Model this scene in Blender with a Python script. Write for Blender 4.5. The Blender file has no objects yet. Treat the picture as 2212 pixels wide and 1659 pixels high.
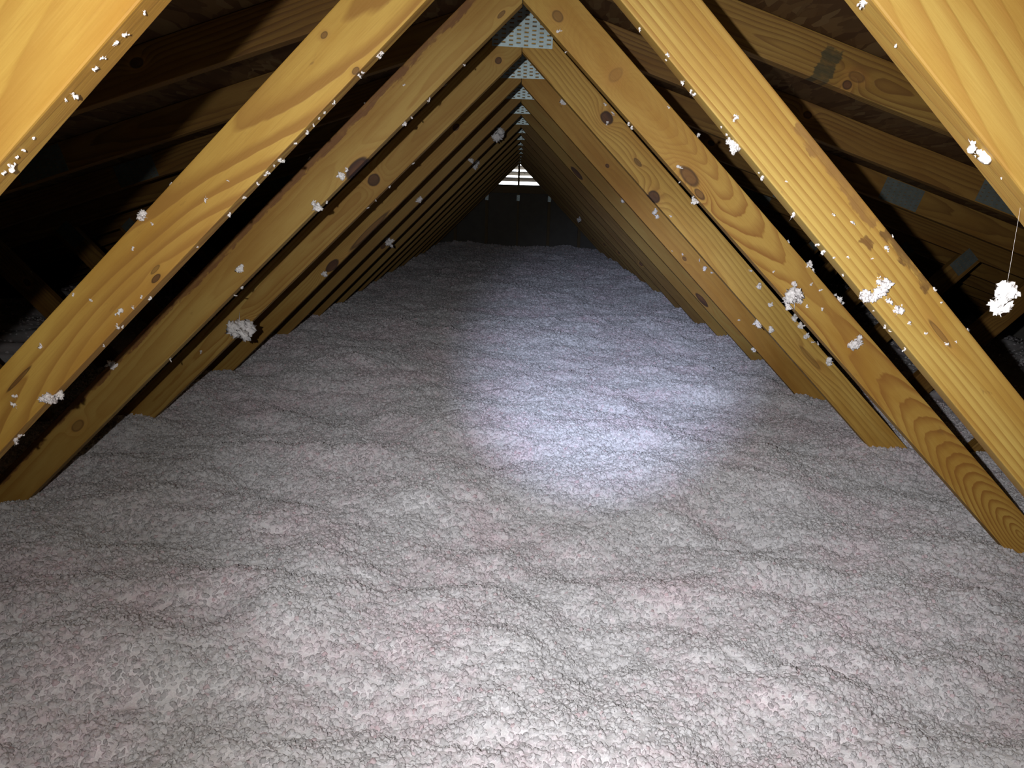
import bpy, bmesh, math, random
import numpy as np
from mathutils import Matrix, Vector, noise as mnoise

scene = bpy.context.scene
COL = scene.collection
random.seed(11)

# ------------------------------------------------------------------ camera
F_PX, PITCH, YAW, ROLL = 1702.13, 0.22996, -0.00245, 0.03069
cp, sp, cyw, syw = math.cos(PITCH), math.sin(PITCH), math.cos(YAW), math.sin(YAW)
fw = Vector((syw * cp, cyw * cp, -sp))
rt = Vector((cyw, -syw, 0))
up = rt.cross(fw)
c_, s_ = math.cos(ROLL), math.sin(ROLL)
rt, up = c_ * rt + s_ * up, c_ * up - s_ * rt
cam_d = bpy.data.cameras.new('camera')
cam_d.sensor_fit = 'HORIZONTAL'
cam_d.sensor_width = 36.0
cam_d.lens = F_PX / 2212 * 36.0
cam_d.clip_start = 0.02
cam = bpy.data.objects.new('camera', cam_d)
COL.objects.link(cam)
CAM = Vector((0.00685, 0, 0))
m = Matrix((rt, up, -fw)).transposed().to_4x4()
m.translation = CAM
cam.matrix_world = m
scene.camera = cam


def ray(x, y):
    return (fw + (x - 1106) / F_PX * rt - (y - 829.5) / F_PX * up).normalized()


# ------------------------------------------------------------------ sky outside, exposure
world = bpy.data.worlds.new('sky')
scene.world = world
world.use_nodes = True
bg = world.node_tree.nodes['Background']
bg.inputs[0].default_value = (0.86, 0.93, 1.0, 1)
bg.inputs[1].default_value = 5.0
vs = scene.view_settings
vs.view_transform = 'Standard'
vs.look = 'None'
vs.gamma = 1.0
vs.use_curve_mapping = False
vs.exposure = 0.0
scene.cycles.max_bounces = 4
scene.cycles.diffuse_bounces = 3
scene.cycles.use_light_tree = False
world.cycles.sampling_method = 'NONE'
scene.cycles.adaptive_threshold = 0.08
scene.cycles.adaptive_min_samples = 16
scene.cycles.glossy_bounces = 2


# ------------------------------------------------------------------ hand-held torch beside the camera
def spot(name, px, watts, cone, blend, col, size=0.006):
    d = bpy.data.lights.new(name, 'SPOT')
    d.energy = watts
    d.color = col
    d.spot_size = math.radians(cone)
    d.spot_blend = blend
    d.shadow_soft_size = size
    o = bpy.data.objects.new(name, d)
    COL.objects.link(o)
    o.location = (-0.095, -0.02, 0.03)
    o.rotation_euler = ray(*px).to_track_quat('-Z', 'Y').to_euler()
    return o


spot('torch_flood', (1720, 850), 49, 168, 1.0, (1.0, 0.955, 0.90))
spot('torch_spill', (1450, 950), 88, 70, 1.0, (0.965, 0.965, 1.0))
spot('torch_beam', (1362, 775), 370, 25, 1.0, (0.63, 0.72, 1.0))


# ------------------------------------------------------------------ node helpers
class G:
    def __init__(self, name):
        self.mat = bpy.data.materials.new(name)
        self.mat.use_nodes = True
        self.nt = self.mat.node_tree
        self.bsdf = self.nt.nodes['Principled BSDF']
        self.out = self.nt.nodes['Material Output']

    def n(self, kind, **kw):
        nd = self.nt.nodes.new(kind)
        for k, v in kw.items():
            setattr(nd, k, v)
        return nd

    def put(self, sock, v):
        if isinstance(v, bpy.types.NodeSocket):
            self.nt.links.new(v, sock)
        else:
            sock.default_value = v

    def m(self, op, a, b=None, c=None, clamp=False):
        nd = self.n('ShaderNodeMath', operation=op, use_clamp=clamp)
        for i, v in enumerate((a, b, c)):
            if v is not None:
                self.put(nd.inputs[i], v)
        return nd.outputs[0]

    def vec(self, x, y, z):
        nd = self.n('ShaderNodeCombineXYZ')
        for i, v in enumerate((x, y, z)):
            self.put(nd.inputs[i], v)
        return nd.outputs[0]

    def noise(self, vec, scale, detail=2.0, rough=0.5, dist=0.0):
        nd = self.n('ShaderNodeTexNoise')
        self.put(nd.inputs['Vector'], vec)
        nd.inputs['Scale'].default_value = scale
        nd.inputs['Detail'].default_value = detail
        nd.inputs['Roughness'].default_value = rough
        nd.inputs['Distortion'].default_value = dist
        return nd.outputs['Fac']

    def smooth(self, v, a, b, lo=0.0, hi=1.0):
        nd = self.n('ShaderNodeMapRange', interpolation_type='SMOOTHSTEP')
        self.put(nd.inputs[0], v)
        for i, x in enumerate((a, b, lo, hi)):
            nd.inputs[i + 1].default_value = x
        return nd.outputs[0]

    def mix(self, f, a, b, mode='MIX'):
        nd = self.n('ShaderNodeMix', data_type='RGBA', blend_type=mode)
        self.put(nd.inputs[0], f)
        for s, v in ((nd.inputs[6], a), (nd.inputs[7], b)):
            self.put(s, v if isinstance(v, bpy.types.NodeSocket) else (*v, 1))
        return nd.outputs[2]

    def ramp(self, v, stops):
        nd = self.n('ShaderNodeValToRGB')
        self.put(nd.inputs[0], v)
        el = nd.color_ramp.elements
        while len(el) < len(stops):
            el.new(0.5)
        for e, (p, c) in zip(el, stops):
            e.position = p
            e.color = (*c, 1) if len(c) == 3 else c
        return nd.outputs[0]

    def finish(self, col, rough=0.7, spec=0.3, height=None, bump=0.3, dist=0.002):
        self.put(self.bsdf.inputs['Base Color'], col)
        self.put(self.bsdf.inputs['Roughness'], rough)
        self.bsdf.inputs['Specular IOR Level'].default_value = spec
        if height is not None:
            b = self.n('ShaderNodeBump')
            b.inputs['Strength'].default_value = bump
            b.inputs['Distance'].default_value = dist
            self.put(b.inputs['Height'], height)
            self.nt.links.new(b.outputs[0], self.bsdf.inputs['Normal'])
        return self.mat


def wood(name, cy=0.01, cz=0.03, tilt=0.02, period=0.007, contrast=1.0, light=(0.50, 0.315, 0.088), dark=(0.29, 0.143, 0.033),
         knots=(), marks=(), wob=0.02, seed=0.0, stain=0.35, bend=0.0, ub=0.0, fade=None, warp=0.010):
    """Sawn pine. Object coordinates: x along the board, y across its face, z through its thickness.
    Growth rings round a pith at (cy, cz) that drifts by tilt along the board; knots = (x, y, half length, half width, depth of colour)."""
    g = G(name)
    light, dark = (light[0], light[1], light[2] * .8), (dark[0], dark[1], dark[2] * .8)
    tc = g.n('ShaderNodeTexCoord')
    sx = g.n('ShaderNodeSeparateXYZ')
    g.nt.links.new(tc.outputs['Object'], sx.inputs[0])
    u, v = sx.outputs[0], sx.outputs[1]
    w = g.m('ABSOLUTE', sx.outputs[2])
    rnd = g.n('ShaderNodeObjectInfo').outputs['Random']
    us = g.m('ADD', u, g.m('MULTIPLY_ADD', rnd, 31.0, seed))
    wa = g.noise(g.vec(us, 0.0, seed), 1.7, 2)
    wb = g.noise(g.vec(us, 5.0, seed), 1.1, 2)
    wc = g.noise(g.vec(g.m('MULTIPLY', us, 5.0), g.m('MULTIPLY', v, 26.0), g.m('MULTIPLY', w, 26.0)), 1.0, 3)
    y = g.m('SUBTRACT', g.m('SUBTRACT', v, cy), g.m('MULTIPLY', g.m('SUBTRACT', wa, 0.5), wob * 2))
    z = g.m('ADD', g.m('ADD', w, cz), g.m('MULTIPLY', u, tilt))
    z = g.m('ADD', z, g.m('MULTIPLY', g.m('SUBTRACT', wb, 0.5), wob * 2.5))
    if bend:
        z = g.m('ADD', z, g.m('MULTIPLY', g.m('POWER', g.m('SUBTRACT', u, ub), 2.0), bend))
    r = g.m('SQRT', g.m('ADD', g.m('MULTIPLY', y, y), g.m('MULTIPLY', z, z)))
    r = g.m('ADD', r, g.m('MULTIPLY', g.m('SUBTRACT', wc, 0.5), warp))
    kmask = None
    kring = None
    halo = None
    for (kx, ky, ka, kb, kd) in knots:
        dx = g.m('DIVIDE', g.m('SUBTRACT', u, kx), ka)
        dy = g.m('DIVIDE', g.m('SUBTRACT', v, ky), kb)
        d2 = g.m('ADD', g.m('MULTIPLY', dx, dx), g.m('MULTIPLY', dy, dy))
        e = g.m('POWER', 2.718, g.m('MULTIPLY', d2, -0.22))
        r = g.m('ADD', r, g.m('MULTIPLY', e, kb * 2.2))
        d = g.m('ADD', g.m('SQRT', d2), g.m('MULTIPLY', g.m('SUBTRACT', wc, 0.5), 0.7))
        mk = g.m('MULTIPLY', g.smooth(d, 1.12, 0.86), kd)
        kmask = mk if kmask is None else g.m('MAXIMUM', kmask, mk)
        rg = g.m('MULTIPLY', g.m('MULTIPLY', g.smooth(d, 0.70, 0.95), g.smooth(d, 1.25, 1.0)), kd)
        kring = rg if kring is None else g.m('MAXIMUM', kring, rg)
        h = g.smooth(d, 2.6, 0.9)
        halo = h if halo is None else g.m('MAXIMUM', halo, h)
    fr = g.m('FRACT', g.m('DIVIDE', r, period))
    late = g.ramp(fr, [(0.0, (0, 0, 0)), (0.40, (0.06,) * 3), (0.78, (0.75,) * 3), (0.92, (1, 1, 1)), (1.0, (0, 0, 0))])
    patch = g.noise(g.vec(g.m('MULTIPLY', us, 2.2), g.m('MULTIPLY', v, 9.0), seed), 1.0, 3)
    late = g.m('MULTIPLY', late, g.smooth(patch, 0.25, 0.75, 0.35 * contrast, 1.25 * contrast), clamp=True)
    if fade:
        late = g.m('MULTIPLY', late, g.smooth(u, fade[0], fade[1], 0.15, 1.0))
    fib = g.noise(g.vec(g.m('MULTIPLY', us, 14.0), g.m('MULTIPLY', v, 420.0), g.m('MULTIPLY', w, 420.0)), 1.0, 2)
    big = g.noise(g.vec(g.m('MULTIPLY', us, 3.0), g.m('MULTIPLY', v, 14.0), 7.0 + seed), 1.0, 4, 0.6)
    lt = g.mix(g.smooth(big, 0.3, 0.75), light, tuple(a * b for a, b in zip(light, (0.76, 0.62, 0.44))))
    col = g.mix(late, lt, dark)
    col = g.mix(g.m('MULTIPLY', g.smooth(fib, 0.45, 0.75), 0.22), col, dark)
    spots = g.noise(g.vec(g.m('MULTIPLY', us, 22.0), g.m('MULTIPLY', v, 60.0), 3.0 + seed), 1.0, 3, 0.7)
    col = g.mix(g.m('MULTIPLY', g.smooth(spots, 0.66, 0.78), stain), col, (0.20, 0.10, 0.03))
    if kmask is not None:
        col = g.mix(g.m('MULTIPLY', halo, 0.30), col, (0.42, 0.20, 0.045))
        kc = g.mix(g.smooth(wc, 0.35, 0.65), (0.050, 0.020, 0.010), (0.115, 0.048, 0.018))
        col = g.mix(kmask, col, kc)
        col = g.mix(g.m('MULTIPLY', kring, 0.8), col, (0.035, 0.016, 0.008))
    for (mx, my, ha, hb, ang, mc) in marks:      # rubbed ink, brown patches and a dark edge band
        ca, sa = math.cos(ang), math.sin(ang)
        du, dv = g.m('SUBTRACT', u, mx), g.m('SUBTRACT', v, my)
        a1 = g.m('ABSOLUTE', g.m('ADD', g.m('MULTIPLY', du, ca), g.m('MULTIPLY', dv, sa)))
        b1 = g.m('ABSOLUTE', g.m('SUBTRACT', g.m('MULTIPLY', dv, ca), g.m('MULTIPLY', du, sa)))
        rg = g.m('MULTIPLY', g.m('SUBTRACT', spots, 0.5), 0.030)
        mk = g.m('MULTIPLY', g.smooth(g.m('ADD', a1, rg), ha + .002, ha - .002), g.smooth(g.m('ADD', b1, rg), hb + .002, hb - .002))
        col = g.mix(g.m('MULTIPLY', mk, g.smooth(spots, 0.75, 0.40, 0.45, 0.9)), col, mc)
    ht = g.m('ADD', g.m('MULTIPLY', late, 0.5), g.m('MULTIPLY', fib, 0.6))
    return g.finish(col, 0.62, 0.30, ht, 0.35, 0.0012)


def fluff_material(name, base, pink, through=0.0):
    g = G(name)
    geo = g.n('ShaderNodeNewGeometry').outputs['Position']
    n1 = g.noise(geo, 3.4, 4, 0.6)
    n2 = g.noise(geo, 55.0, 3, 0.6)
    n3 = g.noise(geo, 300.0, 2, 0.6)
    col = g.mix(g.smooth(g.m('ADD', g.m('MULTIPLY', n1, 0.6), g.m('MULTIPLY', n2, 0.4)), 0.42, 0.66), base, pink)
    col = g.mix(g.smooth(n3, 0.40, 0.7, 0.0, 0.5), col, (0.95, 0.94, 0.94))
    if through:                                     # every nodule its own shade, some a little pinker
        rnd = g.n('ShaderNodeObjectInfo').outputs['Random']
        col = g.mix(g.smooth(rnd, 0.0, 0.55, 0.40, 0.0), col, (0.42, 0.41, 0.43))
        col = g.mix(g.smooth(rnd, 0.96, 0.99, 0.0, 0.35), col, (0.75, 0.42, 0.47))
    g.finish(col, 1.0, 0.0, n3, 0.4, 0.002)
    if through:                                     # glass fibre lets some light through
        t = g.n('ShaderNodeBsdfTranslucent')
        g.put(t.inputs['Color'], col)
        mx = g.n('ShaderNodeMixShader')
        mx.inputs[0].default_value = through
        g.nt.links.new(g.bsdf.outputs[0], mx.inputs[1])
        g.nt.links.new(t.outputs[0], mx.inputs[2])
        g.nt.links.new(mx.outputs[0], g.out.inputs['Surface'])
    return g.mat


def osb_material(name):
    g = G(name)
    tc = g.n('ShaderNodeTexCoord').outputs['Object']
    cols = []
    for ang, sc, off in ((0.35, 1.0, 0.0), (-0.5, 0.8, 3.7), (1.25, 1.1, 9.1)):
        mp = g.n('ShaderNodeMapping')
        mp.inputs['Rotation'].default_value = (0, 0, ang)
        mp.inputs['Location'].default_value = (off, off, 0)
        mp.inputs['Scale'].default_value = (11 * sc, 48 * sc, 0.0)
        g.nt.links.new(tc, mp.inputs[0])
        vo = g.n('ShaderNodeTexVoronoi')
        vo.inputs['Scale'].default_value = 1.0
        g.nt.links.new(mp.outputs[0], vo.inputs['Vector'])
        s = g.n('ShaderNodeSeparateColor')
        g.nt.links.new(vo.outputs['Color'], s.inputs[0])
        cols.append((s.outputs[0], s.outputs[1]))
    a = g.ramp(cols[0][0], [(0, (0.072, 0.036, 0.012)), (0.6, (0.108, 0.057, 0.020)), (1, (0.144, 0.084, 0.031))])
    b = g.ramp(cols[1][0], [(0, (0.060, 0.027, 0.009)), (1, (0.120, 0.066, 0.024))])
    c = g.ramp(cols[2][0], [(0, (0.084, 0.042, 0.013)), (1, (0.168, 0.108, 0.045))])
    col = g.mix(g.smooth(cols[1][1], 0.5, 0.55), a, b)
    col = g.mix(g.smooth(cols[2][1], 0.7, 0.74), col, c)
    n = g.noise(tc, 1.6, 3)
    col = g.mix(g.smooth(n, 0.5, 0.75, 0.0, 0.5), col, (0.07, 0.032, 0.012))
    return g.finish(col, 0.8, 0.2, cols[0][0], 0.3, 0.002)


def metal_material(name, col=(0.42, 0.50, 0.52), rough=0.42):
    g = G(name)
    tc = g.n('ShaderNodeTexCoord').outputs['Object']
    vo = g.n('ShaderNodeTexVoronoi')
    vo.inputs['Scale'].default_value = 70.0
    g.nt.links.new(tc, vo.inputs['Vector'])
    s = g.n('ShaderNodeSeparateColor')
    g.nt.links.new(vo.outputs['Color'], s.inputs[0])
    n = g.noise(tc, 25, 3)
    cc = g.mix(g.m('MULTIPLY', s.outputs[0], 0.5), col, tuple(min(1, x * 1.35) for x in col))
    cc = g.mix(g.smooth(n, 0.5, 0.8, 0, 0.35), cc, (0.22, 0.26, 0.27))
    g.bsdf.inputs['Metallic'].default_value = 0.45
    return g.finish(cc, rough, 0.5)


def plain(name, col, rough=0.8):
    g = G(name)
    n = g.noise(g.n('ShaderNodeTexCoord').outputs['Object'], 9.0, 4, 0.6)
    return g.finish(g.mix(g.smooth(n, 0.3, 0.8, 0, 0.5), col, tuple(x * 0.7 for x in col)), rough, 0.2)


# ------------------------------------------------------------------ object helpers
def tag(o, label=None, cat=None, group=None, kind=None):
    for k, v in (('label', label), ('category', cat), ('group', group), ('kind', kind)):
        if v:
            o[k] = v
    return o


def link(name, data, parent=None, mat=None):
    o = bpy.data.objects.new(name, data)
    COL.objects.link(o)
    if mat is not None and data is not None and not data.materials:
        data.materials.append(mat)
    o.parent = parent
    if parent is not None:
        o.matrix_parent_inverse = Matrix.Translation(parent.location).inverted()
    return o


def empty(name, loc=(0, 0, 0)):
    o = bpy.data.objects.new(name, None)
    o.empty_display_size = 0.1
    COL.objects.link(o)
    o.location = loc
    return o


def prism(name, poly, z0, z1, bevel=0.0):
    """Polygon in x,y (counter-clockwise) pushed from z0 to z1."""
    n = len(poly)
    vs_ = [(x, y, z0) for x, y in poly] + [(x, y, z1) for x, y in poly]
    fs = [tuple(range(n))[::-1], tuple(range(n, 2 * n))] + [(i, (i + 1) % n, n + (i + 1) % n, n + i) for i in range(n)]
    me = bpy.data.meshes.new(name)
    me.from_pydata(vs_, [], fs)
    bm = bmesh.new()
    bm.from_mesh(me)
    bmesh.ops.recalc_face_normals(bm, faces=bm.faces)
    if bevel:
        bmesh.ops.bevel(bm, geom=bm.edges[:], offset=bevel, segments=2, affect='EDGES', profile=0.6)
    bm.to_mesh(me)
    bm.free()
    return me


def box(name, x0, x1, y0, y1, z0, z1, bevel=0.0):
    return prism(name, [(x0, y0), (x1, y0), (x1, y1), (x0, y1)], z0, z1, bevel)


def frame(o2, d, yv, Y):
    """World matrix of a board lying in the truss plane y = Y: local x along d, local y along yv, front face z = 0."""
    X = Vector((d[0], 0, d[1]))
    V = Vector((yv[0], 0, yv[1]))
    Z = X.cross(V)
    mt = Matrix((X, V, Z)).transposed().to_4x4()
    mt.translation = (o2[0], Y, o2[1])
    return mt


# ------------------------------------------------------------------ layout of the attic
SPACING, THICK, WIDTH = 0.61, 0.038, 0.089
HW = WIDTH / 2
SLOPE = 1 / 3                    # roof pitch 4 in 12
CH_LO, CH_UP = 0.500, 0.594      # chord underside and top at the ridge line
HALF = 4.30                      # half span
GABLE = 15


def T(n):
    return 1.86757 + (n - 1) * SPACING


LO = {('L', -1): (0.4259, 1.005),
      ('L', 0): (0.4222, 1.008),
      ('L', 1): (0.419, 0.984),
      ('L', 2): (0.4174, 0.985),
      ('R', -1): (0.4205, -0.992),
      ('R', 0): (0.438, -1.02),
      ('R', 1): (0.4251, -0.988),
      ('R', 2): (0.4246, -1.002),
      ('L', 3): (0.4247748203386764, 1.0038685918281716),
      ('L', 4): (0.42684232278678835, 1.0070792045404329),
      ('L', 5): (0.42617878289687916, 1.0067571999466467),
      ('L', 6): (0.41764806273940336, 0.9994499624700497),
      ('L', 7): (0.4286202806039798, 1.0023835928501907),
      ('L', 8): (0.4281108059010075, 0.9938112954344503),
      ('L', 9): (0.422928828573386, 0.9959451653219172),
      ('L', 10): (0.4238251303108312, 1.0011830590068496),
      ('L', 11): (0.41745737027506685, 0.9954676768074215),
      ('L', 12): (0.42065378839213335, 1.0066615259489369),
      ('L', 13): (0.4264887054195497, 0.9945536673977287),
      ('L', 14): (0.42686576389717446, 0.9942202786943825),
      ('L', 15): (0.42470943024559343, 0.9940271877208043),
      ('R', 3): (0.41732129834643045, -1.0059424759155886),
      ('R', 4): (0.41981347658994145, -0.9954476987075958),
      ('R', 5): (0.42908905330591113, -1.0059585242469888),
      ('R', 6): (0.4207716620129631, -1.0073836478232014),
      ('R', 7): (0.42377068162644976, -1.0028452876360094),
      ('R', 8): (0.4197573541744055, -1.007055616017408),
      ('R', 9): (0.4255877032932829, -1.007465028997075),
      ('R', 10): (0.42802490013091776, -0.9967806223656619),
      ('R', 11): (0.42163427921666863, -0.994655296914076),
      ('R', 12): (0.4190484229144882, -0.9930422354140108),
      ('R', 13): (0.42091630920923356, -1.0016497599585226),
      ('R', 14): (0.4173405974324923, -1.002846947992763),
      ('R', 15): (0.4213547623395344, -0.99695932690565)}


# ------------------------------------------------------------------ materials
P_L = (0.62, 0.405, 0.125)
MATS = {
    ('L', -1): wood('pine_honey_streaked', cy=-0.05, cz=0.04, tilt=0.06, period=0.020, contrast=0.7, light=(0.538, 0.349, 0.097), dark=(0.353, 0.176, 0.038), seed=1.0, wob=0.03, stain=0.5),
    ('R', -1): wood('pine_wide_striped', cy=-0.10, cz=0.02, tilt=0.10, period=0.014, contrast=1.0, light=(0.378, 0.256, 0.079), dark=(0.266, 0.136, 0.032), seed=2.0, wob=0.03),
    ('L', 0): wood('pine_broad_swirl', cy=0.015, cz=0.05, tilt=0.03, period=0.020, contrast=1.6, light=(0.608, 0.392, 0.106), dark=(0.363, 0.186, 0.044), seed=3.3, wob=0.014,
                   knots=((0.86, -0.045, 0.150, 0.036, 0.0), (0.800, -0.036, 0.009, 0.004, 0.8), (0.790, -0.026, 0.010, 0.003, 0.5), (0.342, 0.027, 0.006, 0.004, 0.6), (0.344, -0.040, 0.006, 0.004, 0.6), (1.09, 0.012, 0.03, 0.003, 0.7)), stain=0.5),
    ('R', 0): wood('pine_straight_striped', cy=-0.30, cz=0.02, tilt=0.004, period=0.0115, contrast=0.95, light=(0.515, 0.355, 0.113), dark=(0.312, 0.160, 0.039), seed=4.1, wob=0.004, warp=0.0035,
                   knots=((0.93, 0.008, 0.03, 0.004, 0.5),), stain=0.7,
                   marks=((0.735, 0.010, 0.011, 0.006, 0.2, (0.16, 0.075, 0.02)), (0.62, 0.036, 0.10, 0.008, 0.0, (0.25, 0.13, 0.035)), (0.80, 0.038, 0.06, 0.006, 0.0, (0.14, 0.07, 0.02)))),
    ('L', 1): wood('pine_edge_knot', cy=-0.02, cz=0.03, tilt=0.014, period=0.009, contrast=0.7, seed=5.2, light=(0.414, 0.270, 0.085),
                   knots=((0.515, -0.043, 0.030, 0.013, 1.0), (1.462, -0.005, 0.018, 0.010, 0.45), (0.05, -0.03, 0.010, 0.004, 0.6)),
                   marks=((0.95, 0.045, 1.15, 0.017, 0.0, (0.16, 0.068, 0.022)),)),  # dark reddish band along the upper edge
    ('R', 1): wood('pine_flame_burl', cy=0.006, cz=0.115, tilt=0.0, bend=-0.20, ub=1.02, fade=(0.36, 0.62), period=0.0072, contrast=1.15, dark=(0.300, 0.135, 0.032), seed=6.4, wob=0.005,
                   knots=((0.077, -0.012, 0.013, 0.010, 0.5), (0.534, -0.026, 0.030, 0.013, 0.75), (0.58, -0.034, 0.016, 0.007, 0.7), (0.255, 0.0, 0.012, 0.018, 0.2))),
    ('L', 2): wood('pine_two_knots', cy=0.0, cz=0.02, tilt=0.02, period=0.008, contrast=0.9, seed=7.7, light=(0.422, 0.277, 0.089),
                   knots=((0.574, 0.0, 0.018, 0.015, 0.9), (0.063, -0.011, 0.010, 0.009, 0.9), (1.195, -0.042, 0.02, 0.012, 0.9))),
    ('R', 2): wood('pine_oval_knots', cy=-0.06, cz=0.03, tilt=0.012, period=0.011, contrast=0.65, seed=8.3, light=(0.570, 0.370, 0.109),
                   knots=((0.31, 0.012, 0.020, 0.015, 1.0), (0.58, -0.034, 0.019, 0.014, 0.95), (0.47, -0.004, 0.014, 0.006, 0.6), (1.30, 0.0, 0.05, 0.007, 0.35))),
    ('R', 3): wood('pine_orange', cy=-0.04, cz=0.04, tilt=0.02, period=0.012, contrast=0.5, light=(0.460, 0.262, 0.069), dark=(0.313, 0.152, 0.037), seed=9.1,
                   knots=((0.436, -0.007, 0.008, 0.006, 0.9), (0.90, -0.02, 0.010, 0.006, 0.7)), stain=0.6),
    ('R', 4): wood('pine_long_knot', cy=0.0, cz=0.03, tilt=0.01, period=0.008, contrast=0.7, light=(0.317, 0.207, 0.061), seed=10.2,
                   knots=((1.22, -0.030, 0.040, 0.010, 1.0),)),
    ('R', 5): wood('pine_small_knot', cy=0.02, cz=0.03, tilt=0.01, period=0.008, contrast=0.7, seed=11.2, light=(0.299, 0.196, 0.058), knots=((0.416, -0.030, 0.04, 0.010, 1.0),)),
    ('L', 3): wood('pine_dark_streak', cy=0.02, cz=0.03, tilt=0.01, period=0.008, contrast=0.9, seed=12.2, light=(0.382, 0.245, 0.072),
                   knots=((0.999, -0.030, 0.030, 0.014, 1.0), (0.288, 0.007, 0.014, 0.010, 0.9), (0.80, -0.036, 0.10, 0.010, 0.7))),
    'chordR1': wood('pine_chord_stamped', cy=-0.006, cz=-0.045, tilt=0.075, period=0.010, contrast=1.2, light=(0.27, 0.165, 0.047), dark=(0.15, 0.073, 0.019), seed=13.0, wob=0.01,
                    knots=((0.790, -0.010, 0.018, 0.010, 0.45), (0.778, -0.032, 0.010, 0.009, 0.9)),
                    marks=((0.7185, -0.009, 0.020, 0.037, -0.05, (0.045, 0.040, 0.018)),)),
}
CHORD = [wood('pine_chord_a', cy=0.01, cz=0.03, tilt=0.03, period=0.009, contrast=1.0, seed=40.0, light=(0.26, 0.150, 0.043), dark=(0.15, 0.072, 0.019)),
         wood('pine_chord_b', cy=-0.05, cz=0.03, tilt=0.02, period=0.010, contrast=1.0, seed=44.0, light=(0.23, 0.128, 0.035), dark=(0.125, 0.058, 0.016),
              knots=((0.9, 0.01, 0.014, 0.010, 0.9),))]
GEN = [wood('pine_plain_a', cy=0.01, cz=0.02, tilt=0.02, period=0.008, contrast=0.8, seed=20.0, light=(0.287, 0.187, 0.057)),
       wood('pine_plain_b', cy=-0.06, cz=0.03, tilt=0.01, period=0.010, contrast=0.7, seed=24.0, light=(0.271, 0.173, 0.052)),
       wood('pine_plain_c', cy=0.02, cz=-0.02, tilt=0.05, period=0.007, contrast=0.9, seed=28.0, light=(0.265, 0.162, 0.046),
            knots=((0.35, 0.01, 0.014, 0.010, 0.9), (1.0, -0.02, 0.016, 0.010, 0.9)))]
GEN_DIM = [wood('pine_dimmed_a', cy=0.01, cz=0.03, tilt=0.02, period=0.009, contrast=0.8, seed=32.0, light=(0.215, 0.135, 0.042), dark=(0.13, 0.068, 0.02)),  # far right webs: plain pine darkened, dimmer light there put into the colour
             wood('pine_dimmed_b', cy=-0.05, cz=0.03, tilt=0.01, period=0.010, contrast=0.8, seed=36.0, light=(0.195, 0.118, 0.036), dark=(0.115, 0.058, 0.017),
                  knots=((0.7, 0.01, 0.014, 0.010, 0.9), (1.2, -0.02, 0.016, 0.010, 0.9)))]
OSB = osb_material('oriented_strand_board')
DULL = metal_material('dull_dark_steel', (0.13, 0.150, 0.135), 0.6)  # darker, rougher steel for the side and small plates
METAL = metal_material('galvanised_steel', (0.36, 0.46, 0.48))
FLUFF = fluff_material('loose_fill_insulation', (0.72, 0.72, 0.745), (0.77, 0.67, 0.71))  # same fluff as the nodules; shade deep between them put into its colour
NODULE = fluff_material('loose_fill_nodule', (0.90, 0.90, 0.92), (0.93, 0.82, 0.87), 0.40)
TUFT = fluff_material('insulation_tuft', (0.88, 0.87, 0.86), (0.86, 0.80, 0.80))
DRY = plain('plasterboard', (0.45, 0.43, 0.40))
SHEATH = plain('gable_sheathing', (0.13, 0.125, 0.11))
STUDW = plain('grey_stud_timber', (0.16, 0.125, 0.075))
LOUV = plain('beige_painted_louver', (0.30, 0.26, 0.21))


# ------------------------------------------------------------------ shell: floor, walls, roof sheathing
YB, YE = -2.0, T(GABLE) + THICK
EDGE_Z = CH_UP - HALF * SLOPE
for nm, me in (('floor', box('floor', -HALF - .3, HALF + .3, YB, YE + .2, -1.22, -1.20)),
               ('wall_left', box('wall_left', -HALF - .12, -HALF, YB, YE + .2, -1.20, EDGE_Z + .02)),
               ('wall_right', box('wall_right', HALF, HALF + .12, YB, YE + .2, -1.20, EDGE_Z + .02))):
    tag(link(nm, me, None, DRY), kind='structure')
tri = [(-HALF - .1, -1.2), (HALF + .1, -1.2), (HALF + .1, CH_UP - (HALF + .1) * SLOPE + .01), (0, CH_UP + .01), (-HALF - .1, CH_UP - (HALF + .1) * SLOPE + .01)]
wb_ = link('wall_back', prism('wall_back', tri, -0.012, 0.0), None, SHEATH)
wb_.matrix_basis = frame((0, 0), (1, 0), (0, 1), YB)
tag(wb_, kind='structure')

roof = tag(empty('ceiling'), kind='structure')
ln = math.hypot(1, SLOPE)
PANEL = {}


def panel_mesh(w_, h_):
    k = (round(w_, 3), round(h_, 3))
    if k not in PANEL:
        me = box('panel', 0.0015, w_ - 0.0015, 0.0015, h_ - 0.0015, 0, 0.012)
        me.materials.append(OSB)
        PANEL[k] = me
    return PANEL[k]


for sg in (-1, 1):
    row, s0 = 0, 0.0
    S_END = (HALF + .15) * ln
    while s0 < S_END - 0.01:
        h_ = min(1.22, S_END - s0)
        y0 = YB
        first = 1.22 if row % 2 else 2.44
        while y0 < YE + .12:
            w_ = min(first, YE + .14 - y0)
            first = 2.44
            o = link('panel', panel_mesh(w_, h_), roof)
            X = Vector((0, 1, 0)) if sg > 0 else Vector((0, 1, 0))
            V = Vector((sg / ln, 0, -SLOPE / ln))
            Z = Vector((sg * SLOPE / ln, 0, 1 / ln))
            mt = Matrix((X, V, Z)).transposed().to_4x4()
            mt.translation = Vector((sg * s0 / ln, y0, CH_UP + 0.001 - s0 * SLOPE / ln))
            o.matrix_basis = mt
            y0 += w_
        s0 += h_
        row += 1

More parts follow.
